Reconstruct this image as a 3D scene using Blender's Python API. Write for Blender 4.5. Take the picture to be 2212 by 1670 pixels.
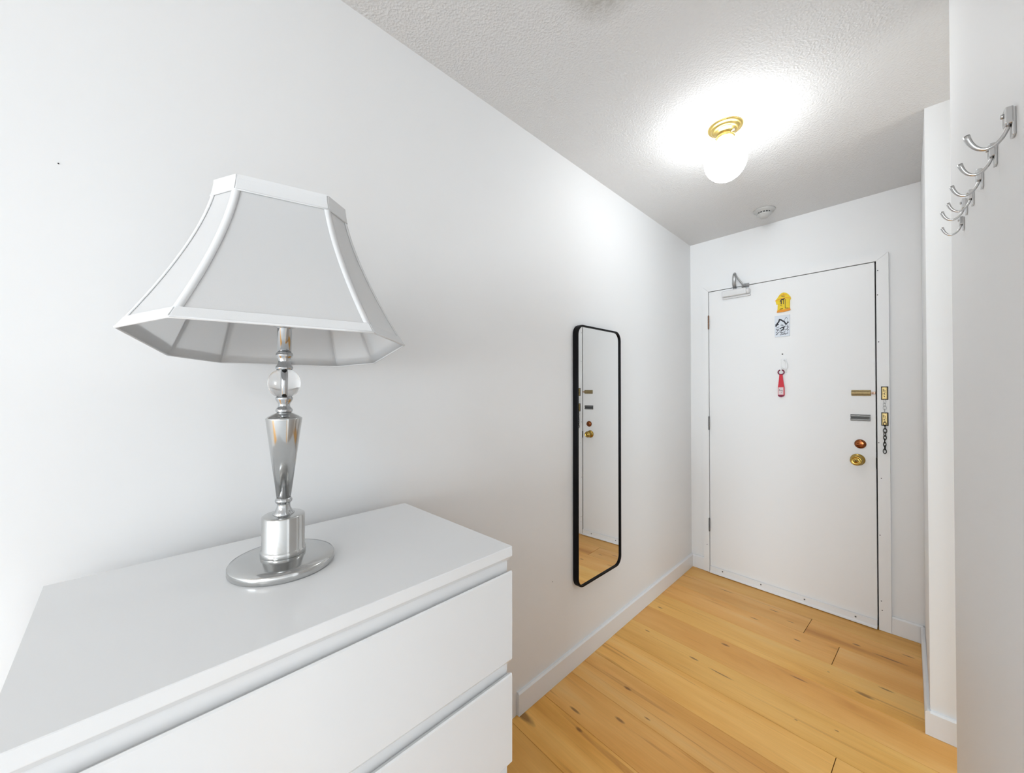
import bpy, bmesh, math, random
from mathutils import Vector, Matrix
for o in list(bpy.data.objects):
    bpy.data.objects.remove(o, do_unlink=True)
SC = bpy.context.scene
COL = SC.collection
R = math.radians
PI = math.pi

# ------------------------------------------------------------ measured place
CAM = (1.1168, -3.0775, 1.34)
HC = 2.4529                      # ceiling height
SK = math.atan(0.0719)           # the door wall stands a few degrees off square
W0, K2, YS = 1.219, 0.0174, -0.8525
XN, YE = 1.2318, -1.4276         # wall that carries the hooks
BACK_Y, FAR_X, PART_Y, PASS_X = -10.5, 4.6, -2.62, 3.6

# ------------------------------------------------------------ camera
cam = bpy.data.cameras.new('camera')
cam.sensor_fit = 'HORIZONTAL'; cam.sensor_width = 36
cam.lens = 834.512 / 2212 * 36
cam.clip_start = 0.01
camo = bpy.data.objects.new('camera', cam); COL.objects.link(camo)
camo.location = CAM
camo.rotation_euler = (R(90 + 0.534), 0, R(44.7997))
SC.camera = camo

# ------------------------------------------------------------ view, world, daylight
vs = SC.view_settings
vs.view_transform = 'Standard'; vs.look = 'None'; vs.gamma = 1; vs.exposure = 0.25
vs.use_curve_mapping = False
wd = bpy.data.worlds.new('sky'); SC.world = wd; wd.use_nodes = True
wd.node_tree.nodes['Background'].inputs[0].default_value = (0.86, 0.93, 1.0, 1)
wd.node_tree.nodes['Background'].inputs[1].default_value = 1.6

def area_light(name, loc, rot, sx, sy, power, color):
    l = bpy.data.lights.new(name, 'AREA'); l.shape = 'RECTANGLE'
    l.size = sx; l.size_y = sy; l.energy = power; l.color = color
    o = bpy.data.objects.new(name, l); COL.objects.link(o)
    o.location = loc; o.rotation_euler = rot
    return o
# daylight through the living room windows behind the camera; passage and ceiling fills are added
DAY = (0.84, 0.93, 1.0)
P_BACK, P_SIDE, P_FILL, P_GLOBE, P_SKY = 285, 23, 19, 18, 1.0
wd.node_tree.nodes['Background'].inputs[1].default_value = P_SKY
area_light('window_daylight', (2.05, BACK_Y + 0.02, 1.17), (R(90), 0, 0), 2.4, 2.1, P_BACK, DAY)
area_light('passage_fill', (PASS_X - 0.02, -1.70, 1.25), (0, R(90), 0), 1.9, 1.3, P_SIDE, (0.74, 0.89, 1.0))  # added side fill from the passage, no such window is known
area_light('living_room_fill', (1.9, -5.2, HC - 0.06), (0, 0, 0), 0.9, 0.9, P_FILL, (1, 1, 1)) if P_FILL else None  # added overhead fill light, no such lamp is known

# ------------------------------------------------------------ materials
MATS = {}
def mat(name, col, rough=0.5, metal=0.0, spec=0.5, bump=None, var=None, trans=0.0, ior=1.45, emit=None, coat=0.0, aniso=0.0):
    m = bpy.data.materials.new(name); m.use_nodes = True
    nt = m.node_tree; N = nt.nodes; L = nt.links
    b = N['Principled BSDF']
    b.inputs['Base Color'].default_value = (*col, 1)
    b.inputs['Roughness'].default_value = rough
    b.inputs['Metallic'].default_value = metal
    b.inputs['Specular IOR Level'].default_value = spec
    b.inputs['Transmission Weight'].default_value = trans
    b.inputs['IOR'].default_value = ior
    b.inputs['Coat Weight'].default_value = coat
    if emit:
        b.inputs['Emission Color'].default_value = (*emit[0], 1)
        b.inputs['Emission Strength'].default_value = emit[1]
    tc = N.new('ShaderNodeTexCoord')
    if bump:
        n = N.new('ShaderNodeTexNoise'); n.inputs['Scale'].default_value = bump[0]; n.inputs['Detail'].default_value = 3
        bp = N.new('ShaderNodeBump'); bp.inputs['Strength'].default_value = bump[1]; bp.inputs['Distance'].default_value = bump[2]
        L.new(tc.outputs['Object'], n.inputs['Vector']); L.new(n.outputs['Fac'], bp.inputs['Height']); L.new(bp.outputs['Normal'], b.inputs['Normal'])
    if var:
        n = N.new('ShaderNodeTexNoise'); n.inputs['Scale'].default_value = var[0]; n.inputs['Detail'].default_value = 4
        r = N.new('ShaderNodeMix'); r.data_type = 'RGBA'
        r.inputs[6].default_value = (*[c * (1 - var[1]) for c in col], 1); r.inputs[7].default_value = (*[min(1, c * (1 + var[1])) for c in col], 1)
        L.new(tc.outputs['Object'], n.inputs['Vector']); L.new(n.outputs['Fac'], r.inputs[0]); L.new(r.outputs[2], b.inputs['Base Color'])
    MATS[name] = m
    return m
mat('wall_paint', (0.86, 0.86, 0.86), 0.55, bump=(90, 0.06, 0.002), var=(1.5, 0.01))
mat('door_paint', (0.86, 0.86, 0.86), 0.38, bump=(60, 0.05, 0.002))
mat('trim_paint', (0.85, 0.855, 0.865), 0.35, bump=(40, 0.05, 0.002))
mat('lacquer', (0.84, 0.84, 0.84), 0.22, bump=(25, 0.01, 0.001))
mat('fabric', (0.84, 0.84, 0.84), 0.9, bump=(900, 0.25, 0.0006))
mat('ribbon', (0.80, 0.80, 0.80), 0.8, bump=(700, 0.2, 0.0004))
mat('chrome', (0.50, 0.51, 0.52), 0.09, 1.0, var=(14, 0.05))
mat('brushed', (0.56, 0.565, 0.56), 0.14, 1.0, bump=(40, 0.03, 0.001), var=(30, 0.06))
mat('hook_metal', (0.60, 0.60, 0.60), 0.22, 1.0)
mat('glass', (1, 1, 1), 0.0, trans=1.0, ior=1.45)
mat('black_metal', (0.004, 0.004, 0.005), 0.5, spec=0.15)
mat('brass', (0.42, 0.28, 0.07), 0.18, 1.0, var=(60, 0.2))
mat('pale_brass', (0.50, 0.37, 0.12), 0.30, 0.9)
mat('keeper_brass', (0.34, 0.26, 0.12), 0.3, 1.0, var=(150, 0.3))
mat('old_brass', (0.30, 0.23, 0.12), 0.35, 1.0, var=(120, 0.35))
mat('copper', (0.26, 0.085, 0.03), 0.22, 1.0, var=(80, 0.3))
mat('gray_metal', (0.16, 0.16, 0.155), 0.35, 1.0, var=(120, 0.2))
mat('steel', (0.45, 0.45, 0.45), 0.3, 1.0)
mat('dark_metal', (0.02, 0.018, 0.015), 0.4, 0.6)
mat('pink_metal', (0.55, 0.40, 0.33), 0.35, 1.0)
mat('tan_paint', (0.24, 0.14, 0.09), 0.5)
mat('hinge_gray', (0.14, 0.14, 0.14), 0.5)
mat('dark_gap', (0.012, 0.012, 0.012), 0.9)
mat('plastic', (0.78, 0.78, 0.78), 0.35)
mat('detector_plastic', (0.56, 0.56, 0.55), 0.4)
mat('dark_slot', (0.05, 0.05, 0.05), 0.8)
mat('closer_paint', (0.74, 0.74, 0.74), 0.4)
mat('arm_metal', (0.38, 0.38, 0.38), 0.4, 0.5)
mat('yellow', (0.83, 0.60, 0.02), 0.35, var=(60, 0.1))
mat('orange', (0.80, 0.30, 0.02), 0.35)
mat('ink', (0.02, 0.02, 0.03), 0.5)
mat('mid_ink', (0.20, 0.22, 0.25), 0.5)
mat('tile_white', (0.72, 0.76, 0.82), 0.3)
mat('red', (0.62, 0.02, 0.04), 0.3)
mat('deep_red', (0.20, 0.01, 0.05), 0.3)
mat('pink_label', (0.75, 0.62, 0.64), 0.4)
mat('clear_white', (0.85, 0.85, 0.85), 0.2)
mat('bounce_rug_wool', (0.74, 0.75, 0.76), 0.95, bump=(300, 0.4, 0.003))
mat('substrate', (0.07, 0.035, 0.012), 0.9)
mat('bulb_glass', (0.85, 0.85, 0.83), 0.3)
mat('curtain_gray', (0.10, 0.10, 0.11), 0.9)
mat('globe', (1, 1, 1), 0.3, emit=((0.95, 0.98, 1.0), P_GLOBE))

def translucent(name, amount):
    m = MATS[name]; nt = m.node_tree; N = nt.nodes; L = nt.links
    b = N['Principled BSDF']; out = N['Material Output']
    t = N.new('ShaderNodeBsdfTranslucent'); t.inputs['Color'].default_value = b.inputs['Base Color'].default_value
    x = N.new('ShaderNodeMixShader'); x.inputs[0].default_value = amount
    L.new(b.outputs[0], x.inputs[1]); L.new(t.outputs[0], x.inputs[2]); L.new(x.outputs[0], out.inputs['Surface'])
translucent('fabric', 0.46); translucent('ribbon', 0.12)

def mirror_material():
    m = bpy.data.materials.new('mirror'); m.use_nodes = True
    b = m.node_tree.nodes['Principled BSDF']
    b.inputs['Base Color'].default_value = (0.86, 0.87, 0.87, 1); b.inputs['Metallic'].default_value = 1; b.inputs['Roughness'].default_value = 0.0
    MATS['mirror'] = m
mirror_material()

def ceiling_material():
    m = bpy.data.materials.new('ceiling_stipple'); m.use_nodes = True
    nt = m.node_tree; N = nt.nodes; L = nt.links; b = N['Principled BSDF']
    b.inputs['Roughness'].default_value = 0.8
    geo = N.new('ShaderNodeNewGeometry')
    n1 = N.new('ShaderNodeTexNoise'); n1.inputs['Scale'].default_value = 200; n1.inputs['Detail'].default_value = 3
    v = N.new('ShaderNodeTexVoronoi'); v.inputs['Scale'].default_value = 135
    mx = N.new('ShaderNodeMath'); mx.operation = 'ADD'
    L.new(geo.outputs['Position'], n1.inputs['Vector']); L.new(geo.outputs['Position'], v.inputs['Vector'])
    L.new(n1.outputs['Fac'], mx.inputs[0]); L.new(v.outputs['Distance'], mx.inputs[1])
    bp = N.new('ShaderNodeBump'); bp.inputs['Strength'].default_value = 0.42; bp.inputs['Distance'].default_value = 0.004
    L.new(mx.outputs[0], bp.inputs['Height']); L.new(bp.outputs['Normal'], b.inputs['Normal'])
    # grubby patch of the plaster
    sub = N.new('ShaderNodeVectorMath'); sub.operation = 'DISTANCE'; sub.inputs[1].default_value = (0.545, -2.155, HC)
    L.new(geo.outputs['Position'], sub.inputs[0])
    mr = N.new('ShaderNodeMapRange'); mr.inputs[1].default_value = 0.03; mr.inputs[2].default_value = 0.12; mr.inputs[3].default_value = 1.6; mr.inputs[4].default_value = 0
    L.new(sub.outputs['Value'], mr.inputs[0])
    n2 = N.new('ShaderNodeTexNoise'); n2.inputs['Scale'].default_value = 60; L.new(geo.outputs['Position'], n2.inputs['Vector'])
    mm = N.new('ShaderNodeMath'); mm.operation = 'MULTIPLY'; L.new(mr.outputs[0], mm.inputs[0]); L.new(n2.outputs['Fac'], mm.inputs[1])
    mc = N.new('ShaderNodeMix'); mc.data_type = 'RGBA'; mc.inputs[6].default_value = (0.78, 0.78, 0.78, 1); mc.inputs[7].default_value = (0.50, 0.49, 0.46, 1)
    L.new(mm.outputs[0], mc.inputs[0]); L.new(mc.outputs[2], b.inputs['Base Color'])
    MATS['ceiling_stipple'] = m
ceiling_material()

def wood_material():
    # object coordinates of the floor: x along the boards, y across (door wall frame)
    m = bpy.data.materials.new('pine_boards'); m.use_nodes = True
    nt = m.node_tree; N = nt.nodes; L = nt.links; b = N['Principled BSDF']
    b.inputs['Roughness'].default_value = 0.33
    b.inputs['Specular IOR Level'].default_value = 0.35
    tc = N.new('ShaderNodeTexCoord'); at = N.new('ShaderNodeAttribute'); at.attribute_name = 'board'
    sp = N.new('ShaderNodeSeparateColor'); L.new(at.outputs['Color'], sp.inputs[0])
    off = N.new('ShaderNodeVectorMath'); off.operation = 'SCALE'; off.inputs['Scale'].default_value = 37.0
    L.new(at.outputs['Color'], off.inputs[0])
    add = N.new('ShaderNodeVectorMath'); add.operation = 'ADD'; L.new(tc.outputs['Object'], add.inputs[0]); L.new(off.outputs[0], add.inputs[1])
    def noise(scale, detail, rough, vec, dist=0.0):
        mp = N.new('ShaderNodeMapping'); mp.inputs['Scale'].default_value = vec; L.new(add.outputs[0], mp.inputs[0])
        n = N.new('ShaderNodeTexNoise'); n.inputs['Scale'].default_value = scale; n.inputs['Detail'].default_value = detail
        n.inputs['Roughness'].default_value = rough; n.inputs['Distortion'].default_value = dist
        L.new(mp.outputs[0], n.inputs['Vector']); return n.outputs['Fac']
    def ramp(src, stops):
        r = N.new('ShaderNodeValToRGB'); e = r.color_ramp.elements
        while len(e) < len(stops): e.new(0.5)
        for k, (p, c) in enumerate(stops): e[k].position = p; e[k].color = (*c, 1)
        L.new(src, r.inputs[0]); return r.outputs[0]
    def mixc(fac, a, c, mode='MIX'):
        x = N.new('ShaderNodeMix'); x.data_type = 'RGBA'; x.blend_type = mode
        if isinstance(fac, float): x.inputs[0].default_value = fac
        else: L.new(fac, x.inputs[0])
        for i, s in ((6, a), (7, c)):
            if isinstance(s, tuple): x.inputs[i].default_value = (*s, 1)
            else: L.new(s, x.inputs[i])
        return x.outputs[2]
    def math_(op, a, c=None):
        x = N.new('ShaderNodeMath'); x.operation = op
        for i, s in enumerate((a, c)):
            if s is None: continue
            if isinstance(s, (int, float)): x.inputs[i].default_value = s
            else: L.new(s, x.inputs[i])
        return x.outputs[0]
    broad = noise(1.0, 4, 0.55, (0.9, 6.0, 1.0), 0.5)
    base = ramp(broad, [(0.26, (0.68, 0.29, 0.050)), (0.42, (0.88, 0.44, 0.10)), (0.58, (0.97, 0.54, 0.155)), (0.76, (0.98, 0.63, 0.24))])
    fine = noise(1.0, 5, 0.7, (5.0, 150.0, 1.0), 0.3)
    c = mixc(0.30, base, ramp(fine, [(0.3, (0.72, 0.70, 0.66)), (0.65, (1.0, 1.0, 1.0))]), 'MULTIPLY')
    streak = noise(1.0, 3, 0.5, (0.7, 17.0, 1.0), 2.0)
    sm = ramp(streak, [(0.0, (0, 0, 0)), (0.60, (0, 0, 0)), (0.70, (1, 1, 1)), (0.76, (0.25, 0.25, 0.25))])
    c = mixc(math_('MULTIPLY', sm, 0.50), c, (0.42, 0.14, 0.026))
    # board to board difference
    v = math_('ADD', math_('MULTIPLY', sp.outputs[0], 0.10), 0.95)
    hs = N.new('ShaderNodeHueSaturation'); L.new(v, hs.inputs['Value']); L.new(c, hs.inputs['Color'])
    L.new(math_('ADD', math_('MULTIPLY', sp.outputs[1], 0.008), 0.496), hs.inputs['Hue'])
    c = hs.outputs[0]
    # knots and dark eyes, each where the photo shows it
    KN = [(0.605,-0.24,.020,.006),(0.70,-0.30,.016,.004),(1.115,-0.30,.05,.007),(0.985,-0.28,.014,.009),(1.17,-0.20,.02,.006),
          (0.77,-0.47,.014,.007),(0.55,-0.42,.02,.005),(1.125,-0.585,.022,.006),(1.065,-0.70,.030,.012),(0.93,-0.64,.005,.004),
          (0.32,-0.21,.04,.004),(0.85,-0.80,.03,.006),(0.53,-0.80,.018,.010),(0.47,-1.03,.02,.007),(0.60,-1.04,.05,.005),
          (0.36,-1.45,.016,.009),(0.50,-1.53,.012,.005),(0.43,-1.62,.02,.009),(0.28,-1.72,.022,.008),(0.35,-1.78,.014,.008),
          (0.16,-1.90,.05,.022),(1.06,-1.28,.020,.015),(1.02,-1.02,.006,.004),(0.90,-1.08,.006,.004),(0.20,-1.0,.012,.005),(0.13,-0.73,.014,.007)]
    sx = N.new('ShaderNodeSeparateXYZ'); L.new(tc.outputs['Object'], sx.inputs[0])
    wob = noise(1.0, 2, 0.5, (25.0, 60.0, 1.0)); wo = math_('MULTIPLY', math_('SUBTRACT', wob, 0.5), 0.9)
    acc = None
    for (kx, ky, rx, ry) in KN:
        dx = math_('DIVIDE', math_('SUBTRACT', sx.outputs[0], kx), rx * 0.85); dy = math_('DIVIDE', math_('SUBTRACT', sx.outputs[1], ky), ry * 0.62)
        d = math_('ADD', math_('SQRT', math_('ADD', math_('MULTIPLY', dx, dx), math_('MULTIPLY', dy, dy))), wo)
        k = math_('SUBTRACT', 1.6, d); k = math_('MAXIMUM', math_('MULTIPLY', k, 0.75), 0.0)
        acc = k if acc is None else math_('MAXIMUM', acc, k)
    acc = math_('MINIMUM', acc, 0.66)
    c = mixc(acc, c, (0.10, 0.020, 0.006))
    L.new(c, b.inputs['Base Color'])
    bp = N.new('ShaderNodeBump'); bp.inputs['Strength'].default_value = 0.05; bp.inputs['Distance'].default_value = 0.001
    L.new(fine, bp.inputs['Height']); L.new(bp.outputs['Normal'], b.inputs['Normal'])
    MATS['pine_boards'] = m
wood_material()

# ------------------------------------------------------------ mesh helpers
class MB:
    def __init__(s, M=None): s.bm = bmesh.new(); s.M = M
    def _v(s, pts):
        return [s.bm.verts.new(s.M @ Vector(p) if s.M else Vector(p)) for p in pts]
    def face(s, vs, mi=0, sm=False):
        try: f = s.bm.faces.new(vs); f.material_index = mi; f.smooth = sm; return f
        except ValueError: return None
    def box(s, a, b, bev=0.0, mi=0, seg=2):
        x0, y0, z0 = (min(a[i], b[i]) for i in range(3)); x1, y1, z1 = (max(a[i], b[i]) for i in range(3))
        v = s._v([(x0,y0,z0),(x1,y0,z0),(x1,y1,z0),(x0,y1,z0),(x0,y0,z1),(x1,y0,z1),(x1,y1,z1),(x0,y1,z1)])
        fs = [s.face([v[i] for i in q], mi) for q in ((0,3,2,1),(4,5,6,7),(0,1,5,4),(1,2,6,5),(2,3,7,6),(3,0,4,7))]
        if bev > 0:
            es = list({e for f in fs for e in f.edges})
            r = bmesh.ops.bevel(s.bm, geom=es, offset=bev, segments=seg, affect='EDGES', profile=0.5)
            for f in r['faces']: f.material_index = mi
        return s
    def hexa(s, p, mi=0):
        v = s._v(p)
        for q in ((0,3,2,1),(4,5,6,7),(0,1,5,4),(1,2,6,5),(2,3,7,6),(3,0,4,7)): s.face([v[i] for i in q], mi)
        return s
    def prism(s, prof, axis, a, b, mi=0, bev=0.0, sm=False):
        """extrude 2D profile along axis: 0->(a, p0, p1), 1->(p0, a, p1), 2->(p0, p1, a)"""
        def P(p, t): return ((t, p[0], p[1]), (p[0], t, p[1]), (p[0], p[1], t))[axis]
        A = s._v([P(p, a) for p in prof]); B = s._v([P(p, b) for p in prof]); n = len(prof)
        fs = [s.face(A, mi), s.face(B[::-1], mi)]
        for i in range(n): s.face([A[i], B[i], B[(i+1) % n], A[(i+1) % n]], mi, sm)
        if bev > 0:
            es = list({e for f in fs if f for e in f.edges})
            r = bmesh.ops.bevel(s.bm, geom=es, offset=bev, segments=2, affect='EDGES')
            for f in r['faces']: f.material_index = mi
        return s
    def lathe(s, prof, c=(0,0,0), axis=2, n=48, mi=0, sm=True, sx=1.0, sy=1.0):
        """prof list of (r, h) along axis"""
        def P(r, h, a):
            u, w = r * math.cos(a) * sx, r * math.sin(a) * sy
            q = {2: (u, w, h), 1: (u, h, w), 0: (h, u, w)}[axis]
            return (c[0] + q[0], c[1] + q[1], c[2] + q[2])
        rings = []
        for (r, h) in prof:
            if r < 1e-6: rings.append(s._v([P(0, h, 0)]))
            else: rings.append(s._v([P(r, h, 2 * PI * k / n) for k in range(n)]))
        for A, B in zip(rings, rings[1:]):
            for k in range(n):
                k2 = (k + 1) % n
                if len(A) == 1 and len(B) == 1: continue
                if len(A) == 1: s.face([A[0], B[k], B[k2]], mi, sm)
                elif len(B) == 1: s.face([A[k], B[0], A[k2]], mi, sm)
                else: s.face([A[k], B[k], B[k2], A[k2]], mi, sm)
        if len(rings[0]) > 1: s.face(rings[0], mi)
        if len(rings[-1]) > 1: s.face(rings[-1][::-1], mi)
        return s
    def tube(s, pts, rad, n=12, mi=0, closed=False, flat=None):
        """swept tube; rad number or list; flat=(a,b) list of scale pairs"""
        pts = [Vector(p) for p in pts]; m = len(pts)
        rad = rad if isinstance(rad, (list, tuple)) else [rad] * m
        rings = []; up = None
        for i, p in enumerate(pts):
            if closed: t = (pts[(i+1) % m] - pts[i-1]).normalized()
            else: t = (pts[min(i+1, m-1)] - pts[max(i-1, 0)]).normalized()
            if up is None:
                up = Vector((0,0,1)) if abs(t.z) < 0.9 else Vector((1,0,0))
            x = t.cross(up).normalized(); up = x.cross(t).normalized()
            fa, fb = flat[i] if flat else (1, 1)
            rings.append(s._v([p + x * math.cos(2*PI*k/n) * rad[i] * fa + up * math.sin(2*PI*k/n) * rad[i] * fb for k in range(n)]))
        pr = list(zip(rings, rings[1:])) + ([(rings[-1], rings[0])] if closed else [])
        for A, B in pr:
            for k in range(n): s.face([A[k], A[(k+1) % n], B[(k+1) % n], B[k]], mi, True)
        if not closed: s.face(rings[0][::-1], mi); s.face(rings[-1], mi)
        return s
    def grid(s, rows, mi=0, sm=True, closed=False):
        R_ = [s._v(r) for r in rows]
        for A, B in zip(R_, R_[1:]):
            n = len(A)
            for k in range(n if closed else n - 1):
                s.face([A[k], A[(k+1) % n], B[(k+1) % n], B[k]], mi, sm)
        return s
    def build(s, name, mats, parent=None, loc=None, rz=0.0, recalc=True, smooth=False):
        if recalc: bmesh.ops.recalc_face_normals(s.bm, faces=s.bm.faces[:])
        me = bpy.data.meshes.new(name); s.bm.to_mesh(me); s.bm.free()
        if isinstance(mats, str): mats = [mats]
        for m in mats: me.materials.append(MATS[m])
        o = bpy.data.objects.new(name, me); COL.objects.link(o)
        if parent: o.parent = parent
        if loc: o.location = loc
        if rz: o.rotation_euler = (0, 0, rz)
        if smooth:
            for p in me.polygons: p.use_smooth = True
        return o
def tag(o, label=None, cat=None, group=None, kind=None):
    if label: o['label'] = label
    if cat: o['category'] = cat
    if group: o['group'] = group
    if kind: o['kind'] = kind
    return o
def thing(name, label, cat, loc, rz=0.0, group=None):
    o = bpy.data.objects.new(name, None); COL.objects.link(o); o.empty_display_size = 0.05
    o.location = loc; o.rotation_euler = (0, 0, rz)
    return tag(o, label, cat, group)
def struct(o): o['kind'] = 'structure'; return o
def DW(u, n, z):
    """door wall frame -> world: u along the wall from the left corner, n out of the wall"""
    return (u * math.cos(SK) - n * math.sin(SK), -u * math.sin(SK) - n * math.cos(SK), z)
def dthing(name, label, cat, u, n, z): return thing(name, label, cat, DW(u, n, z), -SK)

# ------------------------------------------------------------ the room shell
def dy(x): return -math.tan(SK) * x
T = 0.12
mb = MB(); mb.box((-T, BACK_Y, 0), (0, 0.4, HC)); struct(mb.build('wall_left', 'wall_paint'))
# door wall with the opening for the door
DU0, DU1, DZ1 = 0.1399, 1.0434, 2.0653
mb = MB()
mb.box((-0.05, 0, 0), (DU0 - 0.004, T, HC)); mb.box((DU1 + 0.006, 0, 0), (W0 + 0.5, T, HC)); mb.box((DU0 - 0.004, 0, DZ1 + 0.004), (DU1 + 0.006, T, HC))
struct(mb.build('wall_front', 'wall_paint', rz=-SK))
def rightx(y): return W0 + K2 * y
mb = MB()
mb.hexa([(rightx(YS), YS, 0), (PASS_X, YS + dy(1.1), 0), (PASS_X, dy(PASS_X) - .001, 0), (W0, dy(W0) - .001, 0),
         (rightx(YS), YS, HC), (PASS_X, YS + dy(1.1), HC), (PASS_X, dy(PASS_X) - .001, HC), (W0, dy(W0) - .001, HC)])
struct(mb.build('wall_right', 'wall_paint'))
# wall that carries the hooks, turning away to the right behind the camera's shoulder
mb = MB()
prof = [(XN, YE), (XN, PART_Y), (FAR_X, PART_Y), (FAR_X, PART_Y + T), (XN + 0.11, PART_Y + T), (XN + 0.11, YE)]
mb.prism(prof, 2, 0, HC); struct(mb.build('wall_near', 'wall_paint'))
# back wall and far side wall of the living room, each with a window opening
def wall_with_hole(name, axis, at, a0, a1, h0, h1, z0, z1, thick):
    mb = MB()
    def B(p, q, r, t):
        if axis == 1: mb.box((p, at, r), (q, at + thick, t))
        else: mb.box((at, p, r), (at + thick, q, t))
    B(a0, h0, 0, HC); B(h1, a1, 0, HC); B(h0, h1, 0, z0); B(h0, h1, z1, HC)
    return struct(mb.build(name, 'wall_paint'))
wall_with_hole('wall_back', 1, BACK_Y - T, -T, FAR_X + T, 0.80, 3.30, 0.08, 2.26, T)
mb = MB(); mb.box((FAR_X, BACK_Y, 0), (FAR_X + T, PART_Y + T, HC)); struct(mb.build('wall_far', 'wall_paint'))
wall_with_hole('wall_passage', 0, PASS_X, PART_Y + T, 0.2, -2.38, -1.02, 0.28, 2.22, T)  # window opening added to go with the passage fill light
def window(name, axis, at, a0, a1, z0, z1, n):
    mb = MB()
    def B(p, q, r, t):
        if axis == 1: mb.box((p, at - .03, r), (q, at + .03, t))
        else: mb.box((at - .03, p, r), (at + .03, q, t))
    f = 0.05
    B(a0, a1, z0, z0 + f); B(a0, a1, z1 - f, z1); B(a0, a0 + f, z0, z1); B(a1 - f, a1, z0, z1)
    for k in range(1, n): c = a0 + (a1 - a0) * k / n; B(c - .03, c + .03, z0, z1)
    struct(mb.build(name, 'dark_metal'))
window('window_1', 1, BACK_Y - 0.06, 0.80, 3.30, 0.08, 2.26, 3)
window('fill_window_2', 0, PASS_X + 0.06, -2.38, -1.02, 0.28, 2.22, 2)  # unseen frame, added to go with the passage fill light
mb = MB(); mb.box((-T, BACK_Y - T, HC), (FAR_X + T, 0.4, HC + 0.1)); struct(mb.build('ceiling', 'ceiling_stipple'))

def build_floor():
    rnd = random.Random(7)
    bm = bmesh.new(); lay = bm.loops.layers.float_color.new('board')
    fixed = {0: 0.775, 1: 0.929, 5: 1.040}
    P, W_ = 0.17, 0.1985
    U0, U1 = -0.12, 5.6
    for k in range(-2, 56):
        n0, n1 = P + W_ * k, P + W_ * (k + 1)
        js = []
        x = fixed.get(k, None)
        if x is None:
            x = rnd.uniform(1.35, 2.4) if k < 9 else rnd.uniform(0.2, 2.0)
        js.append(x)
        while js[-1] < U1: js.append(js[-1] + rnd.uniform(1.3, 2.2))
        while js[0] > U0: js.insert(0, js[0] - (rnd.uniform(2.5, 3.2) if k < 12 else rnd.uniform(1.3, 2.2)))
        for a, b in zip(js, js[1:]):
            a, b = max(a, U0), min(b, U1)
            if b - a < 0.03: continue
            col = (rnd.random(), rnd.random(), rnd.random(), 1)
            g = 0.0006; c = 0.0009; e = 0.0012
            x0, x1, y0, y1 = a + e, b - e, -n1 + g, -n0 - g
            lo = [bm.verts.new(p) for p in ((x0,y0,-.006),(x1,y0,-.006),(x1,y1,-.006),(x0,y1,-.006))]
            md = [bm.verts.new(p) for p in ((x0,y0,-.0008),(x1,y0,-.0008),(x1,y1,-.0008),(x0,y1,-.0008))]
            up = [bm.verts.new(p) for p in ((x0+c,y0+c,0),(x1-c,y0+c,0),(x1-c,y1-c,0),(x0+c,y1-c,0))]
            fs = [bm.faces.new(up)]
            for A, B in ((lo, md), (md, up)):
                for i in range(4): fs.append(bm.faces.new((A[i], A[(i+1) % 4], B[(i+1) % 4], B[i])))
            for f in fs:
                for l in f.loops: l[lay] = col
    v = [bm.verts.new(p) for p in ((U0-.1,-11.2,-.004),(U1,-11.2,-.004),(U1,.5,-.004),(U0-.1,.5,-.004))]
    f = bm.faces.new(v); f.material_index = 1
    v = [bm.verts.new(p) for p in ((U0-.1,-11.2,-.03),(U0-.1,.5,-.03),(U1,.5,-.03),(U1,-11.2,-.03))]
    f = bm.faces.new(v); f.material_index = 1
    me = bpy.data.meshes.new('floor'); bm.to_mesh(me); bm.free()
    me.materials.append(MATS['pine_boards']); me.materials.append(MATS['substrate'])
    o = bpy.data.objects.new('floor', me); COL.objects.link(o); o.rotation_euler = (0, 0, -SK)
    struct(o)
build_floor()

# unseen pale rug, added so the orange floor bounces less warm light
rug = MB(); rug.box((0.64, -9.6, 0.0005), (4.3, -2.80, 0.012), 0.004); rug = rug.build('bounce_rug', 'bounce_rug_wool')
tag(rug, 'large plain off white rug added out of view behind the camera to bounce neutral light', 'rug')

# baseboards: flat board with an eased top
BH, BT = 0.095, 0.014
def base_prof(s=1): return [(0, 0.001), (s*BT, 0.001), (s*BT, BH - .007), (s*(BT-.006), BH), (0, BH)]
mb = MB(); mb.prism(base_prof(), 1, -1.925, -0.004); struct(mb.build('baseboard_left', 'trim_paint'))
FU0, FU1, FZ = 0.0981, 1.0971, 2.1071
mb = MB(); mb.prism(base_prof(-1), 0, BT, FU0 - .0005); struct(mb.build('baseboard_front', 'trim_paint', rz=-SK))
mb = MB(); mb.prism(base_prof(-1), 0, FU1 + .0005, (W0) / math.cos(SK) - 0.006); struct(mb.build('baseboard_front', 'trim_paint', rz=-SK))
def board_between(p, q, nrm, name):
    p, q = Vector(p), Vector(q); n = Vector(nrm).normalized()
    mb = MB(); A = []; B = []
    for (d, z) in base_prof():
        A.append((p.x + n.x*d, p.y + n.y*d, z)); B.append((q.x + n.x*d, q.y + n.y*d, z))
    va, vb = mb._v(A), mb._v(B)
    mb.face(va); mb.face(vb[::-1])
    for i in range(5): mb.face([va[i], vb[i], vb[(i+1) % 5], va[(i+1) % 5]])
    return struct(mb.build(name, 'trim_paint'))
board_between((rightx(-.1), dy(W0) - .0165, 0), (rightx(YS), YS - .0135, 0), (-1, K2, 0), 'baseboard_right')
board_between((rightx(YS) - .0005, YS, 0), (PASS_X - .01, YS + dy(1.1), 0), (-math.sin(SK), -math.cos(SK), 0), 'baseboard_step')

# ------------------------------------------------------------ door, frame and hardware (door wall frame, y = -n)
def at_wall(o): o.rotation_euler = (0, 0, -SK); return o
FT = 0.018                                   # casing thickness
mb = MB()
g = 0.0006
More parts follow.
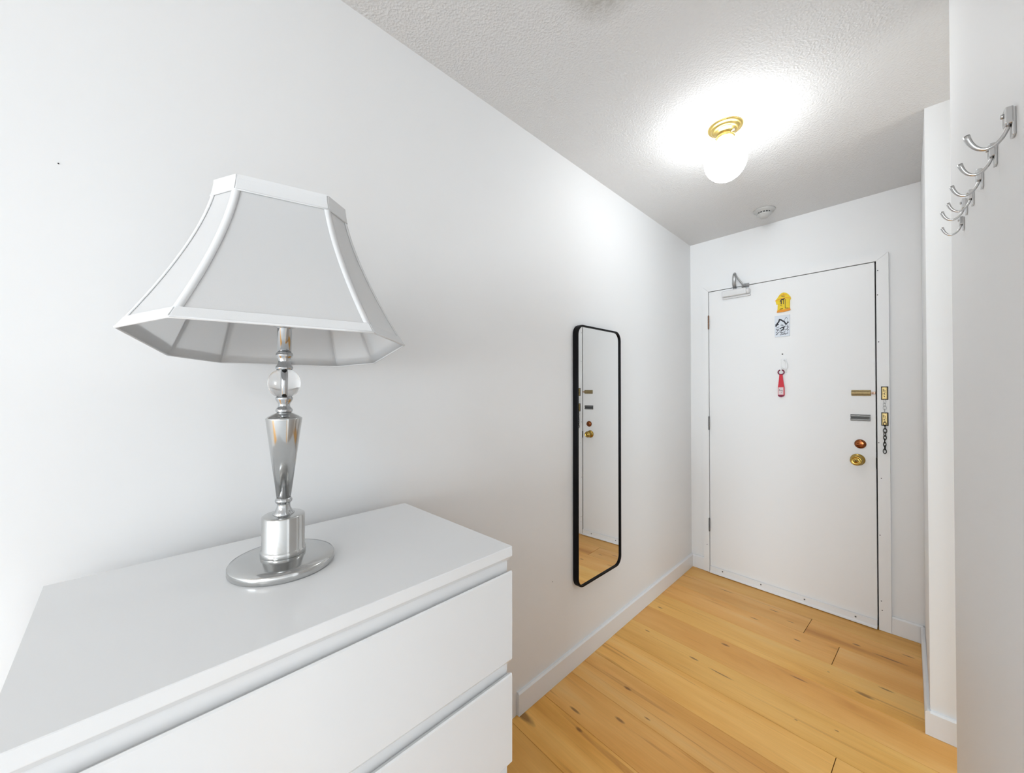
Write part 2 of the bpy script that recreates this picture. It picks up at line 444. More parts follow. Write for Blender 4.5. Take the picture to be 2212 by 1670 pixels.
# casing as three mitred pieces
def casing(pts): 
    prof = [(p[0], p[1]) for p in pts]
    mb.prism(prof, 1, -0.0, -FT)
casing([(FU0, 0.002), (DU0 - .002, 0.002), (DU0 - .002, DZ1 + .002 - g), (FU0, FZ - g)])
casing([(FU0 + g, FZ), (DU0 - .002 + g, DZ1 + .002), (DU1 + .003 - g, DZ1 + .002), (FU1 - g, FZ)])
casing([(DU1 + .003, 0.002), (FU1, 0.002), (FU1, FZ - g), (DU1 + .003, DZ1 + .002 - g)])
frame = at_wall(struct(mb.build('trim_1', 'door_paint')))
# jamb liner seen through the gaps round the leaf
mb = MB()
mb.box((DU0 - .004, 0, 0), (DU0 - .0015, 0.10, DZ1 + .004)); mb.box((DU1 + .0045, 0, 0), (DU1 + .006, 0.10, DZ1 + .004)); mb.box((DU0 - .004, 0, DZ1 + .003), (DU1 + .006, .1, DZ1 + .0045))
mb.box((DU0 - .004, 0.045, 0), (DU1 + .006, 0.10, DZ1 + .004))
at_wall(struct(mb.build('trim_2', 'dark_gap')))
door = thing('door_1', None, None, (0, 0, 0), -SK); door['kind'] = 'structure'
LF = -0.012                                   # door leaf face (y)
mb = MB(); mb.box((DU0 + .0012, LF, 0.008), (DU1 - .0035, 0.030, DZ1 - .0015), 0.0015); mb.build('door_panel', 'door_paint', door)
# sweep along the foot of the door
mb = MB()
mb.prism([(LF - .001, .052), (LF - .010, .050), (LF - .010, .018), (LF - .016, .012), (LF - .016, .004), (LF - .001, .004)], 0, DU0 + .004, DU1 - .004)
sw = mb.build('door_sweep', 'trim_paint', door)
for (u, z) in ((.229, .037), (.470, .036), (.708, .034), (.948, .033)):
    mb = MB(); mb.lathe([(0.0042, LF - .010), (0.004, LF - .0118), (0.0016, LF - .0125), (0, LF - .0115)], (u, 0, z), 1, 14); mb.build('screw', 'gray_metal', sw)
for z0, z1, mm in ((1.792, 1.888, 'tan_paint'), (1.049, 1.144, 'hinge_gray'), (.305, .397, 'hinge_gray')):
    mb = MB(); h = (z1 - z0) / 5
    for k in range(5): mb.lathe([(.0048, z0 + k*h + .0006), (.0052, z0 + k*h + .002), (.0052, z0 + (k+1)*h - .002), (.0048, z0 + (k+1)*h - .0006)], (DU0 + .0005, LF - .009, 0), 2, 14)
    mb.lathe([(.0038, z0 - .003), (.0044, z0), (.0030, z0 + .001), (.003, z1), (.0044, z1), (.0036, z1 + .003), (0, z1 + .004)], (DU0 + .0005, LF - .009, 0), 2, 12)
    mb.build('hinge', mm, door)
# knob and dead bolt
def knob_prof(rr, rk, l):
    y0 = LF
    return [(rr, y0), (rr, y0 - .003), (rr * .9, y0 - .006), (rr * .45, y0 - .009), (rr * .38, y0 - l * .45), (rk * .72, y0 - l * .55), (rk * .95, y0 - l * .68), (rk, y0 - l * .80), (rk * .93, y0 - l * .92), (rk * .75, y0 - l), (rk * .70, y0 - l + .0015), (rk * .28, y0 - l + .0015), (rk * .25, y0 - l), (0, y0 - l)]
mb = MB(); mb.lathe(knob_prof(.0335, .0285, .060), (.962, 0, .938), 1, 40)
kn = mb.build('door_knob', 'brass', door); kn['label'] = 'round brass door knob'
mb = MB(); mb.box((.960, LF - .0625, .932), (.964, LF - .0585, .944), .0008); mb.build('keyhole', 'dark_metal', kn)
mb = MB(); mb.lathe([(.0262, LF), (.0262, LF - .004), (.022, LF - .009), (.015, LF - .011), (0, LF - .011)], (.974, 0, 1.030), 1, 36)
db = mb.build('deadbolt', 'copper', door); db['label'] = 'round copper toned dead bolt'
mb = MB(); mb.box((.956, LF - .024, 1.0235), (.992, LF - .010, 1.0305), .003); mb.build('thumb_turn', 'copper', db)
# brass slide lock and grey chain track on the leaf
mb = MB(); mb.prism([(LF, 1.307), (LF - .003, 1.307), (LF - .004, 1.3125), (LF - .010, 1.3165), (LF - .011, 1.324), (LF - .010, 1.3315), (LF - .004, 1.3355), (LF - .003, 1.341), (LF, 1.341)], 0, .937, 1.021)
sl = mb.build('slide_latch', 'old_brass', door); sl['label'] = 'narrow brass slide lock plate'
mb = MB(); mb.box((1.021, LF - .009, 1.3165), (1.041, LF - .001, 1.3315), .003); mb.lathe([(.004, LF - .009), (.0045, LF - .016), (0, LF - .017)], (1.030, 0, 1.324), 1, 14); mb.build('bolt', 'pink_metal', sl)
mb = MB(); mb.prism([(LF, 1.163), (LF - .003, 1.163), (LF - .008, 1.167), (LF - .008, 1.174), (LF - .003, 1.177), (LF - .003, 1.185), (LF - .008, 1.188), (LF - .008, 1.195), (LF - .003, 1.199), (LF, 1.199)], 0, .932, 1.018)
ct = mb.build('chain_track', 'gray_metal', door); ct['label'] = 'grey metal chain track'
mb = MB(); mb.box((.935, LF - .0045, 1.1785), (1.014, LF - .0025, 1.1835)); mb.build('slot', 'dark_slot', ct)
# latch edge strike showing in the gap
mb = MB(); mb.box((1.0395, -.010, .898), (1.0462, -.0185, .960), .001); mb.build('strike_plate', 'dark_gap', frame)
# hole left in the paint
mb = MB(); mb.lathe([(.0042, LF - .0002), (.0040, LF - .0012), (0, LF - .0008)], (.598, 0, 1.574), 1, 16); mb.build('screw_hole', 'dark_slot', door)
for (u, z) in ((1.0535, 2.012), (1.052, 1.875), (1.055, 1.61), (1.052, 1.045), (1.061, .848), (1.0565, .165), (1.060, .115), (.122, .20), (1.0535, .53)):
    mb = MB(); mb.lathe([(.0026, -FT - .0001), (.0022, -FT - .0007), (0, -FT - .0004)], (u, 0, z), 1, 12); mb.build('nail_head', 'dark_slot', frame)

# overhead closer: body on the leaf, bracket on the casing
cl = dthing('door_closer', 'white hydraulic door closer with grey arm at top left of the entrance door', 'door closer', .33, -LF, 2.03)
mb = MB(); mb.box((-.086, -.045, -.028), (.070, 0, .014), .006); mb.lathe([(.0195, .070), (.0195, .083), (.012, .088), (0, .089)], (0, -.024, -.008), 0, 28)
mb.build('body', 'closer_paint', cl)
mb = MB(); mb.box((-.090, -.018, -.040), (.088, -.001, -.028), .003); mb.build('mounting_plate', 'closer_paint', cl)
mb = MB(); mb.lathe([(.010, .010), (.010, .022), (.006, .026), (0, .026)], (-.005, -.024, 0), 2, 24); mb.build('spindle', 'arm_metal', cl)
mb = MB(); mb.tube([(-.005, -.026, .026), (-.002, -.050, .050), (.003, -.060, .095), (.004, -.052, .118)], .0085, 10, flat=[(1.35, .6)] * 4)
mb.tube([(.004, -.052, .118), (.020, -.045, .085), (.046, -.032, .040), (.058, -.022, .026)], .0085, 10, flat=[(1.35, .6)] * 4)
mb.lathe([(.008, .112), (.009, .118), (.006, .125), (0, .126)], (.004, -.053, 0), 2, 16)
mb.build('arm', 'arm_metal', cl)
mb = MB(); mb.box((.034, -.030, .026), (.080, -.0075, .030), .001); mb.box((.034, -.0115, .022), (.080, -.0068, .048), .001); mb.lathe([(.0075, .030), (.0075, .040), (0, .042)], (.070, -.020, 0), 2, 18); mb.build('bracket', 'arm_metal', cl)

# magnets, hook and opener down the middle of the door
def strokes(mb, segs, y, mi=0, th=.0006):
    for (pts, w) in segs:
        for a, b in zip(pts, pts[1:]):
            ax, az = a; bx, bz = b; dx, dz = bx - ax, bz - az; l = math.hypot(dx, dz) or 1e-6
            nx, nz = -dz / l * w / 2, dx / l * w / 2; ex, ez = dx / l * w * .3, dz / l * w * .3
            mb.prism([(ax - ex + nx, az - ez + nz), (ax - ex - nx, az - ez - nz), (bx + ex - nx, bz + ez - nz), (bx + ex + nx, bz + ez + nz)], 1, y, y - th, mi)
ym = dthing('fridge_magnet', 'yellow and orange house shaped relief magnet near the top of the door', 'magnet', .601, -LF, 1.848)
H_ = [(-.030, 0), (.006, -.001), (.043, .006), (.040, .030), (.040, .072), (.046, .077), (.044, .092), (.036, .104), (.029, .114), (.018, .122), (.005, .126), (-.008, .122), (-.018, .112), (-.024, .101), (-.030, .090), (-.040, .080), (-.036, .066), (-.024, .058), (-.027, .040), (-.026, .024)]
mb = MB(); mb.prism(H_, 1, 0, -.006, bev=.0012); mb.build('house', 'yellow', ym)
mb = MB(); mb.prism([(-.031, .0), (.006, -.0015), (.044, .005), (.042, .020), (.006, .014), (-.028, .013)], 1, -.004, -.0095, bev=.001); mb.build('base', 'orange', ym)
mb = MB(); strokes(mb, [([(-.038, .079), (-.014, .086), (.020, .090), (.044, .084)], .003), ([(-.02, .104), (0, .112), (.024, .108)], .002), ([(.006, .118), (.010, .100)], .003)], -.006, 0, .002); mb.build('roof_lines', 'orange', ym)
mb = MB(); mb.box((.017, -.010, .022), (.038, -.005, .080), .002); mb.box((-.034, -.010, .052), (-.012, -.005, .075), .003); mb.build('shutter', 'yellow', ym)
mb = MB(); strokes(mb, [([(-.012, .070), (-.002, .084), (.004, .078), (.012, .088)], .006), ([(-.006, .072), (-.006, .052)], .005), ([(.006, .074), (.006, .050)], .003), ([(.0155, .080), (.0155, .022), (.03, .020)], .0025), ([(-.004, .104), (.012, .100)], .004), ([(-.012, .045), (-.002, .040)], .003)], -.0062, 0, .0015); mb.build('dark_detail', 'ink', ym)
mb = MB(); strokes(mb, [([(-.014, .020), (.002, .021)], .004)], -.0095, 0, .0008); mb.build('red_detail', 'copper', ym)

tl = dthing('picture_tile', 'small square white tile with a black ink drawing under the yellow magnet', 'magnet', .599, -LF, 1.688)
mb = MB(); mb.box((-.041, -.008, 0), (.041, 0, .138), .001); mb.build('tile', 'tile_white', tl)
rnd = random.Random(3)
segs = [([(-.034, .070), (-.026, .088), (-.018, .098), (-.014, .112), (-.004, .108), (.004, .100), (.012, .098)], .008),
        ([(.008, .100), (.016, .088), (.022, .076)], .008), ([(-.034, .078), (-.022, .082)], .010), ([(.024, .078), (.032, .092), (.034, .086)], .005),
        ([(-.012, .052), (-.002, .058), (.010, .060), (.006, .046), (-.006, .040)], .006), ([(.004, .056), (.016, .062)], .004), ([(-.034, .050), (-.020, .046), (-.028, .036)], .003),
        ([(-.034, .030), (-.024, .024), (-.014, .032), (-.002, .024), (.014, .030)], .003), ([(.016, .040), (.026, .046), (.034, .058)], .003), ([(-.012, .012), (.010, .014), (.032, .020)], .003),
        ([(.014, .108), (.022, .122), (.030, .114)], .002), ([(-.034, .014), (-.026, .020)], .003)]
for k in range(26):
    x, z = rnd.uniform(-.034, .030), rnd.uniform(.014, .066); a = rnd.uniform(-.5, .9); l = rnd.uniform(.004, .011)
    segs.append(([(x, z), (x + l * math.cos(a), z + l * math.sin(a))], rnd.uniform(.0012, .0026)))
mb = MB(); strokes(mb, segs, -.008, 0, .0005); mb.build('ink_drawing', 'ink', tl)
segs = [([(rnd.uniform(-.012, .002), rnd.uniform(.064, .090)), (rnd.uniform(0, .012), rnd.uniform(.064, .090))], .0015) for k in range(7)] + [([(.030, .014), (.030, .110)], .0012)]
mb = MB(); strokes(mb, segs, -.008, 0, .0004); mb.build('grey_drawing', 'mid_ink', tl)

hk = dthing('adhesive_hook', 'white plastic adhesive hook stuck in the middle of the door', 'hook', .603, -LF, 1.435)
mb = MB(); mb.box((-.012, -.003, .020), (.018, 0, .108), .0025); mb.build('backing_plate', 'clear_white', hk)
mb = MB(); mb.tube([(.004, -.002, .100), (.016, -.010, .090), (.022, -.014, .070), (.021, -.012, .050), (.012, -.016, .040), (-.002, -.024, .044), (-.006, -.026, .056)], [.0035, .0045, .005, .005, .0045, .004, .003], 12); mb.build('hook', 'clear_white', hk)

op = dthing('bottle_opener', 'red bottle shaped opener with a pale label hanging from the white hook', 'bottle opener', .592, -LF + .009, 1.296)
mb = MB(); mb.prism([(-.0175, .008), (-.012, .001), (0, -.002), (.014, .003), (.0185, .010), (.0185, .060), (.0145, .084), (.0105, .118), (.008, .146), (-.009, .146), (-.011, .118), (-.0145, .084), (-.0175, .060)], 1, .004, -.004, bev=.0015); mb.build('bottle_body', 'red', op)
mb = MB(); mb.tube([(.0165 * math.cos(a), 0, .160 + .0150 * math.sin(a)) for a in [R(-250 + 320 * k / 24) for k in range(25)]], .0036, 10); mb.build('opener_ring', 'deep_red', op)
mb = MB(); mb.box((-.0145, -.0055, .014), (.0135, -.003, .062), .0008); lb = mb.build('label_panel', 'pink_label', op)
mb = MB(); strokes(mb, [([(-.010, .040), (-.009, .048), (-.006, .046), (-.008, .043)], .0016), ([(-.005, .044), (-.005, .040), (-.002, .040), (-.002, .044)], .0014), ([(.000, .043), (.003, .042), (.001, .039)], .0014), ([(.005, .046), (.0052, .039)], .0013), ([(.008, .044), (.0092, .040), (.0075, .035)], .0013), ([(.000, .030), (.003, .027), (.006, .030), (.003, .032), (.000, .030)], .0008)], -.0055, 0, .0004); mb.build('lettering', 'ink', lb)
mb = MB(); mb.prism([(-.0175, .008), (-.012, .001), (0, -.002), (.014, .003), (.0185, .010), (.014, .012), (-.0145, .012)], 1, -.003, -.0056); mb.build('foot_band', 'deep_red', op)

# keepers and chain on the right casing
def keeper(z, name, label):
    k = dthing(name, label, 'door lock', 1.0775, FT, z)
    mb = MB(); mb.box((-.0145, -.0025, 0), (.0145, 0, .074), .001); mb.build('plate', 'dark_metal', k)
    mb = MB(); mb.box((-.0115, -.0095, .0035), (.0115, -.002, .0705), .003); mb.build('body', 'keeper_brass', k)
    mb = MB(); strokes(mb, [([(-.005, .060), (-.004, .050), (-.005, .046)], .0026), ([(.0, .056), (.003, .050), (.001, .044)], .0022), ([(.003, .040), (-.001, .034), (.002, .028)], .0026), ([(-.005, .038), (-.006, .030)], .0016), ([(-.002, .022), (.001, .016)], .003)], -.0096, 0, .0006); mb.build('slot_lines', 'dark_metal', k)
    return k
def link_chain(par, z0, z1, x, n, r, mm, seed):
    rr = random.Random(seed); h = (z0 - z1) / n
    for k in range(n):
        zc = z0 - h * (k + .5); a = rr.uniform(-.5, .5) + (R(75) if k % 2 else R(5)); xo = x + rr.uniform(-.0012, .0012)
        pts = []
        for i in range(16):
            t = 2 * PI * i / 16; q = .0052 * math.cos(t) * (1 + .2 * (k % 3)); w = h * .70 * math.sin(t)
            pts.append((xo + q * math.cos(a), -.010 + q * math.sin(a) * .8, zc + w))
        mb = MB(); mb.tube(pts, r, 8, closed=True); mb.build('chain_link', mm, par)
k1 = keeper(1.286, 'slide_lock_keeper', 'upper brass keeper plate on the right door jamb, level with the brass slide lock')
k2_ = keeper(1.142, 'door_chain', 'lower brass keeper on the right door jamb with a dark chain hanging below')
link_chain(k1, -.002, -.070, 0.0, 4, .0010, 'steel', 2)
link_chain(k2_, .020, -.150, 0.0, 9, .0019, 'dark_metal', 5)

# ------------------------------------------------------------ ceiling light and smoke detector
PL = (0.612, -1.287)
lt = thing('ceiling_light', 'lit white glass globe light on a round brass plate on the ceiling', 'ceiling light', (PL[0], PL[1], HC))
mb = MB(); mb.lathe([(.067, 0), (.067, -.003), (.063, -.007), (.057, -.009), (.0555, -.0085), (.054, -.010), (.052, -.015), (.046, -.018), (.044, -.0175), (.042, -.019), (.034, -.024), (.026, -.029), (.026, -.032), (0, -.032)], n=56); mb.build('canopy', 'pale_brass', lt)
mb = MB(); mb.lathe([(.030, -.030), (.034, -.034), (.036, -.046), (.034, -.050), (.028, -.052), (0, -.052)], n=48); fi = mb.build('globe_holder', 'pale_brass', lt)
for a in (R(200), R(320), R(80)):
    mb = MB(); mb.tube([(.033 * math.cos(a), .033 * math.sin(a), -.042), (.050 * math.cos(a), .050 * math.sin(a), -.043)], .0022, 8); mb.lathe([(.004, -.046), (.004, -.040)], (.052 * math.cos(a), .052 * math.sin(a), 0), 2, 10); mb.build('thumb_screw', 'steel', fi)
pr = []
for k in range(25):
    t = k / 24 * PI; rr_ = .0815; pr.append((rr_ * math.sin(t), -.139 + .088 * math.cos(t)))
pr = [(.029, -.048), (.030, -.054)] + [p for p in pr if p[1] < -.062]
pr[-1] = (0, pr[-1][1])
mb = MB(); mb.lathe(pr, n=56); mb.build('globe', 'globe', lt)

sd = thing('smoke_detector', 'round white smoke detector on the ceiling near the door wall', 'smoke detector', (0.547, -0.293, HC))
mb = MB(); mb.lathe([(.058, 0), (.058, -.006), (.055, -.010), (.046, -.013), (.044, -.018), (0, -.018)], n=48); mb.build('base', 'detector_plastic', sd)
mb = MB(); mb.lathe([(.038, -.018), (.036, -.024), (0, -.024)], n=40); mb.build('vent_ring', 'dark_slot', sd)
mb = MB(); mb.lathe([(.036, -.0235), (.040, -.026), (.037, -.032), (.026, -.041), (.020, -.048), (0, -.050)], n=40)
for k in range(16):
    a = 2 * PI * k / 16; c, s_ = math.cos(a), math.sin(a)
    mb.hexa([(r_ * c - w_ * s_, r_ * s_ + w_ * c, z) for z in (-.0265, -.017) for (r_, w_) in ((.036, -.002), (.0395, -.002), (.0395, .002), (.036, .002))])
mb.build('cover', 'detector_plastic', sd)

# ------------------------------------------------------------ wall mirror
def rrect(w, h, r, n=8):
    out = []
    for (cx, cy, a0) in ((w - r, h - r, 0), (r, h - r, 90), (r, r, 180), (w - r, r, 270)):
        for k in range(n + 1):
            a = R(a0 + 90 * k / n); out.append((cx + r * math.cos(a), cy + r * math.sin(a)))
    return out
MY0, MY1, MZ0, MZ1 = -1.5346, -1.1306, .3794, 1.6607
mr = thing('wall_mirror', 'tall narrow mirror with rounded corners and thin black frame on the left wall', 'mirror', (0.0005, MY0, MZ0), -0.0135)
w, h = MY1 - MY0, MZ1 - MZ0
mb = MB()
outer = rrect(w, h, .048); inner = [(.008 + (x) * (w - .016) / w, .008 + z * (h - .016) / h) for x, z in rrect(w, h, .046)]
def ring(X, P): return [(X, y, z) for y, z in P]
mb.grid([ring(.002, outer), ring(.027, outer), ring(.030, [(x * .994 + w * .003, z * .998 + h * .001) for x, z in outer]), ring(.030, inner), ring(.022, inner), ring(.002, inner), ring(.002, outer)], closed=True, sm=False)
mb.build('frame', 'black_metal', mr)
mb = MB(); mb.prism([(y, z) for y, z in inner], 0, .010, .0235); mb.build('glass', 'mirror', mr)

# ------------------------------------------------------------ hooks on the near wall
HOOKS = [(-2.245, 1.704, .0422), (-2.115, 1.716, .038), (-1.985, 1.729, .038), (-1.867, 1.736, .035), (-1.768, 1.752, .038), (-1.712, 1.731, .0345)]
place = ['nearest and largest of the row on the right wall', 'second nearest of the row on the right wall', 'third nearest of the row on the right wall', 'fourth nearest of the row on the right wall', 'fifth nearest of the row, just above the last one', 'farthest and lowest of the row on the right wall']
def make_hook():
    h = thing('coat_hook', '', 'coat hook', (0, 0, 0), group='coat hooks in a row on the near wall')
    mb = MB(); mb.box((-.0035, -.008, -.026), (0, .008, .010), .001); mb.build('wall_plate', 'hook_metal', h)
    mb = MB(); mb.box((-.0095, -.0085, -.010), (-.002, .0085, .012), .0015); mb.lathe([(.003, -.0120), (.003, -.0095), ], (0, 0, .004), 0, 12); mb.build('mount_block', 'hook_metal', h)
    P0, P1, P2, P3 = Vector((-.005, 0, -.008)), Vector((-.012, 0, -.040)), Vector((-.034, 0, -.042)), Vector((-.0415, 0, -.008))
    pts = []; N_ = 18
    for k in range(N_ + 1):
        t = k / N_; pts.append(P0 * (1-t)**3 + P1 * 3*t*(1-t)**2 + P2 * 3*t*t*(1-t) + P3 * t**3)
    rad = [.0023 + (.0013 * max(0, (k / N_ - .6) / .4)) for k in range(N_ + 1)]
    mb = MB(); mb.tube(pts, rad, 14, flat=[(1 + .35 * max(0, (k / N_ - .6) / .4), 1) for k in range(N_ + 1)]); mb.build('prong', 'hook_metal', h)
    return h
def copy_tree(o, parent=None):
    c = o.copy(); COL.objects.link(c); c.parent = parent
    for ch in [q for q in bpy.data.objects if q.parent == o]: copy_tree(ch, c)
    return c
hook0 = make_hook(); hooks = [hook0] + [copy_tree(hook0) for _ in range(5)]
for o, (y, z, p), where in zip(hooks, HOOKS, place):
    o.location = (XN, y, z); o['label'] = 'small chrome coat hook, ' + where
    s_ = p / .0415; o.scale = (s_, s_, s_)

# ------------------------------------------------------------ chest of drawers
X0, X1, Y0, Y1, ZT = 0.064, 0.5204, -3.1724, -2.4763, 0.9995
ch = thing('chest_of_drawers', 'plain white chest of drawers against the left wall under the table lamp', 'chest of drawers', ((X0 + X1) / 2, (Y0 + Y1) / 2, 0))
def L_(x, y, z): return (x - (X0 + X1) / 2, y - (Y0 + Y1) / 2, z)
def cb(mb, a, b, bev=0): mb.box(L_(*a), L_(*b), bev)
DT = 0.0145
mb = MB()
cb(mb, (X0, Y0 + .001, 0), (X1 - DT - .001, Y0 + .021, ZT - .034)); cb(mb, (X0, Y1 - .021, 0), (X1 - DT - .001, Y1 - .001, ZT - .034))
cb(mb, (X0 + .001, Y0 + .021, .02), (X0 + .008, Y1 - .021, ZT - .034)); cb(mb, (X0 + .02, Y0 + .021, .0), (X1 - .03, Y1 - .021, .06))
cb(mb, (X1 - DT - .012, Y0 + .001, .0), (X1 - DT - .0005, Y1 - .001, ZT - .034))
mb.build('carcass', 'lacquer', ch)
cx0, cy0 = (X0 + X1) / 2, (Y0 + Y1) / 2
mb = MB(); xf = X1 - cx0
mb.prism([(X0 - cx0, ZT), (X0 - cx0, ZT - .033), (xf - DT + .003, ZT - .033), (xf - .0005, ZT - .0215), (xf, ZT - .0205), (xf, ZT - .0012), (xf - .0012, ZT)], 1, Y0 - cy0, Y1 - cy0)
mb.build('top', 'lacquer', ch)
z = ZT - .0535
for k in range(4):
    zb = z - .190
    mb = MB()
    mb.prism([(xf, z - .0025), (xf, zb), (xf - .0005, zb - .001), (xf - DT + .006, zb - .011), (xf - DT, zb - .013), (xf - DT, z - .012), (xf - .0135, z - .0062), (xf - .0025, z)], 1, Y0 - cy0, Y1 - cy0)
    mb.build('drawer', 'lacquer', ch)
    z -= .2220

# ------------------------------------------------------------ table lamp
LX, LY = 0.2652, -2.8543
lp = thing('table_lamp', 'chrome table lamp with glass ball and large white cut corner fabric shade, switched off', 'table lamp', (LX, LY, ZT))
def prof(pts): return [(r, z - ZT) for r, z in pts]
mb = MB(); mb.lathe(prof([(.086, ZT + .0002), (.0895, ZT + .0012), (.0905, ZT + .003), (.0905, ZT + .0125), (.0885, ZT + .0155), (.0855, ZT + .0165), (.0845, ZT + .0175), (.075, ZT + .0195), (.055, ZT + .0225), (.039, ZT + .0235), (0, ZT + .0235)]), n=96); mb.build('base', 'brushed', lp)
mb = MB(); mb.lathe(prof([(.0385, 1.0225), (.0390, 1.024), (.0390, 1.0315), (.0380, 1.033), (.0368, 1.0345), (.0368, 1.0945), (.0362, 1.0965), (.0345, 1.0975), (.030, 1.098), (.018, 1.0995), (0, 1.0995)]), n=72); mb.build('plinth', 'brushed', lp)
mb = MB(); mb.lathe(prof([(.0185, 1.0985), (.0188, 1.100), (.0150, 1.105), (.0120, 1.111), (.0112, 1.117), (.0118, 1.1205), (.0140, 1.1215), (.0150, 1.124), (.0150, 1.1260), (.0135, 1.129), (.0120, 1.1305), (0, 1.1305)]), n=48); mb.build('collar', 'chrome', lp)
mb = MB(); mb.lathe(prof([(.0122, 1.1305), (.0312, 1.2825), (.0316, 1.2843), (.0308, 1.2856), (.0270, 1.2885), (.0200, 1.2925), (.0135, 1.2955), (.0125, 1.2965), (0, 1.2965)]), n=64); mb.build('tapered_column', 'brushed', lp)
mb = MB(); mb.lathe(prof([(.0125, 1.2965), (.0145, 1.298), (.0149, 1.301), (.0135, 1.304), (.0108, 1.307), (.0100, 1.311), (.0108, 1.315), (.0128, 1.317), (.0128, 1.3185), (.0145, 1.3205), (.0152, 1.324), (.0148, 1.326), (.0110, 1.328), (0, 1.328)]), n=48); mb.build('collar', 'chrome', lp)
zc, rx_, rz_ = 1.3535, .0286, .0300
mb = MB(); mb.lathe([(rx_ * math.cos(a), zc - ZT + rz_ * math.sin(a)) for a in [R(-61 + 122 * k / 24) for k in range(25)]], n=56); gb = mb.build('glass_ball', 'glass', lp)
mb = MB(); mb.lathe(prof([(.0045, zc - .0245), (.0045, zc + .0245)]), n=20); mb.build('inner_rod', 'chrome', gb)
mb = MB(); mb.lathe(prof([(.0120, 1.3792), (.0150, 1.381), (.0152, 1.3845), (.0135, 1.388), (.0108, 1.393), (.0104, 1.398), (.0118, 1.4015), (.0118, 1.403), (.0142, 1.405), (.0150, 1.409), (.0142, 1.4125), (.0125, 1.414), (0, 1.414)]), n=48); mb.build('collar', 'chrome', lp)
mb = MB(); mb.lathe(prof([(.0124, 1.414), (.0124, 1.460), (.0135, 1.462), (.0190, 1.464), (.0215, 1.467), (.0215, 1.469), (.016, 1.470), (.014, 1.480), (0, 1.480)]), n=48); sk = mb.build('socket', 'chrome', lp)
mb = MB(); mb.lathe(prof([(.012, 1.480), (.013, 1.495), (.024, 1.525), (.029, 1.548), (.026, 1.568), (.014, 1.582), (0, 1.586)]), n=36); mb.build('bulb', 'bulb_glass', lp)
# harp that carries the shade
S_P = Vector((.2655, -2.8562, 1.6925)); S_RO, S_TX, S_TY = -.254, -.005, -.060
SM = Matrix.Rotation(S_RO, 4, 'Z') @ Matrix.Rotation(S_TX, 4, 'X') @ Matrix.Rotation(S_TY, 4, 'Y')
def octo(L, W, cl, cw): return [(W, -L+cl), (W-cw, -L), (-W+cw, -L), (-W, -L+cl), (-W, L-cl), (-W+cw, L), (W-cw, L), (W, L-cl)]
TOP, BOT = octo(.101, .094, .034, .038), octo(.194, .232, .073, .095); SH = .276
def sp_(i, s, t, k=0.0):
    """point on the shade: side i, s along it, t top to bottom, k outward offset"""
    q = max(t, 0.0) ** 1.42
    def c(j):
        return Vector((TOP[j][0] * (1-q) + BOT[j][0] * q, TOP[j][1] * (1-q) + BOT[j][1] * q))
    p = c(i % 8).lerp(c((i + 1) % 8), s)
    if k:
        e = (c((i + 1) % 8) - c(i % 8)).normalized(); p = p - Vector((-e.y, e.x)) * (k if True else 0)
    return p, -SH * t
# outward side test
_c0 = Vector(BOT[0]); _c1 = Vector(BOT[1]); _e = (_c1 - _c0).normalized(); _n = Vector((-_e.y, _e.x))
OUT = -1 if _n.dot((_c0 + _c1) / 2) < 0 else 1
def SP(i, s, t, k=0.0, dz=0.0):
    p, z = sp_(i, s, t, -k * OUT if k else 0.0)
    v = SM @ Vector((p.x, p.y, z + dz)) + S_P
    return v - Vector((LX, LY, ZT))
NT = 16
shade_root = None
mb = MB()
for i in range(8):
    rows = [[SP(i, s / 6, t / NT) for s in range(7)] for t in range(NT + 1)]
    mb.grid(rows, sm=True)
bmesh.ops.remove_doubles(mb.bm, verts=mb.bm.verts[:], dist=.0002)
shade = mb.build('lamp_shade', 'fabric', lp)
for p in shade.data.polygons: p.use_smooth = True
sm_ = shade.modifiers.new('thick', 'SOLIDIFY'); sm_.thickness = 0.0012; sm_.offset = 0
# keep the eight ribs crisp
eb = bmesh.new(); eb.from_mesh(shade.data)
for e in eb.edges:
    if len(e.link_faces) == 2 and e.calc_face_angle(0) > R(14): e.smooth = False
eb.to_mesh(shade.data); eb.free()
def ribbon(name, rows, mb=None):
    b = mb or MB(); b.grid(rows, sm=True)
    if mb is None:
        o = b.build(name, 'ribbon', shade); m = o.modifiers.new('thick', 'SOLIDIFY'); m.thickness = .0010; m.offset = 0; return o
def edge_frac(i, t, wd):
    a, _ = sp_(i, 0, t); b, _ = sp_(i, 1, t); return wd / max((b - a).length, 1e-4)
for j in range(8):
    b = MB()
    rows = []
    for t in range(NT + 1):
        tt = t / NT
        f1 = edge_frac(j, tt, .0065); f0 = edge_frac(j - 1, tt, .0065)
        rows.append([SP(j - 1, 1 - f0, tt, .0016), SP(j - 1, 1, tt, .0020), SP(j, f1, tt, .0016)])
    b.grid(rows, sm=True); o = b.build('rib_trim', 'ribbon', shade)
    m = o.modifiers.new('thick', 'SOLIDIFY'); m.thickness = .0010; m.offset = 0
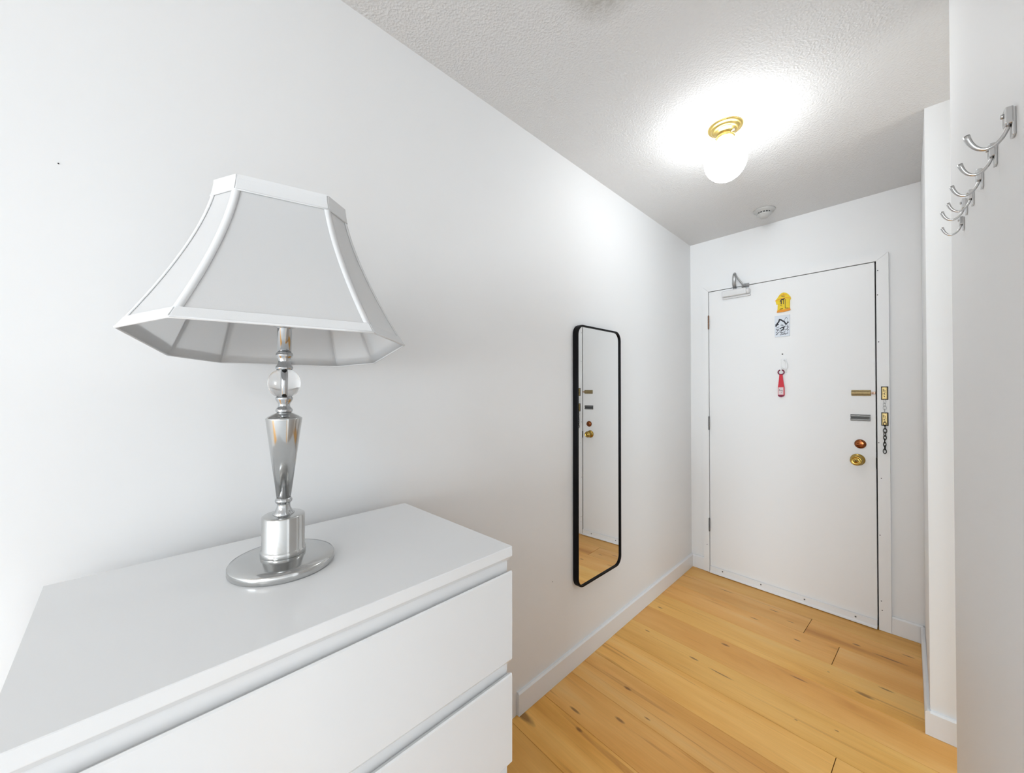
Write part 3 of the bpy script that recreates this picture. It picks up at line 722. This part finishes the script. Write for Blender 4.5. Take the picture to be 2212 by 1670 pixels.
def band(name, t0, t1, n, k, wrap=True):
    b = MB()
    for i in range(8):
        b.grid([[SP(i, s / 6, t0 + (t1 - t0) * q / n, k) for s in range(7)] for q in range(n + 1)], sm=False)
    o = b.build(name, 'ribbon', shade); m = o.modifiers.new('thick', 'SOLIDIFY'); m.thickness = .0016; m.offset = 0
    return o
band('top_trim', -.004, .095, 4, .0026); band('bottom_trim', .945, 1.003, 3, .0024)
# piping lines on the bands
def piping(name, t, k, r):
    pts = []
    for i in range(8):
        for s in range(6): pts.append(SP(i, s / 6, t, k))
    b = MB(); b.tube(pts, r, 8, closed=True); b.build(name, 'ribbon', shade)
piping('piping', .100, .0022, .0016); piping('piping', 1.0, .0018, .0020); piping('piping', .945, .0020, .0012)
# little tag inside the back rim
b = MB(); q = SP(3, .55, .985, -.003); b.box((q.x - .002, q.y - .003, q.z - .012), (q.x + .002, q.y + .003, q.z + .004)); b.build('care_tag', 'dark_slot', shade)
# spider and harp rod
b = MB(); c_ = SM @ Vector((0, 0, -.012)) + S_P - Vector((LX, LY, ZT))
for j in (0, 2, 4, 6): b.tube([c_, SP(j, .5, .045)], .0015, 8)
b.lathe([(.010, c_.z - .002), (.010, c_.z + .002)], (c_.x, c_.y, 0), 2, 20); b.build('spider', 'steel', shade)
b = MB()
for sg in (-1, 1):
    b.tube([(sg * .014, 0, 1.470 - ZT), (sg * .040, 0, 1.520 - ZT), (sg * .044, 0, 1.600 - ZT), (sg * .025, 0, 1.665 - ZT), (0, 0, c_.z - .003)], .0018, 8)
b.build('harp', 'steel', lp)
b = MB(); b.lathe([(.004, c_.z + .002), (.007, c_.z + .008), (.008, c_.z + .014), (.004, c_.z + .020), (0, c_.z + .022)], (c_.x, c_.y, 0), 2, 20); b.build('finial', 'chrome', lp)

# ------------------------------------------------------------ small marks on the walls
def mark(name, loc, r, label):
    mb = MB(); mb.lathe([(r, .0002), (r * .7, .0012), (0, .0014)], (0, 0, 0), 0, 10); o = mb.build(name, 'dark_slot'); o.location = loc; tag(o, label, 'nail')
mark('nail', (0.0, -3.166, 1.767), .0012, 'tiny dark nail in the left wall, left of the lamp shade')
mark('nail', (0.0, -1.692, .466), .0020, 'tiny dark nail in the left wall, low beside the mirror')
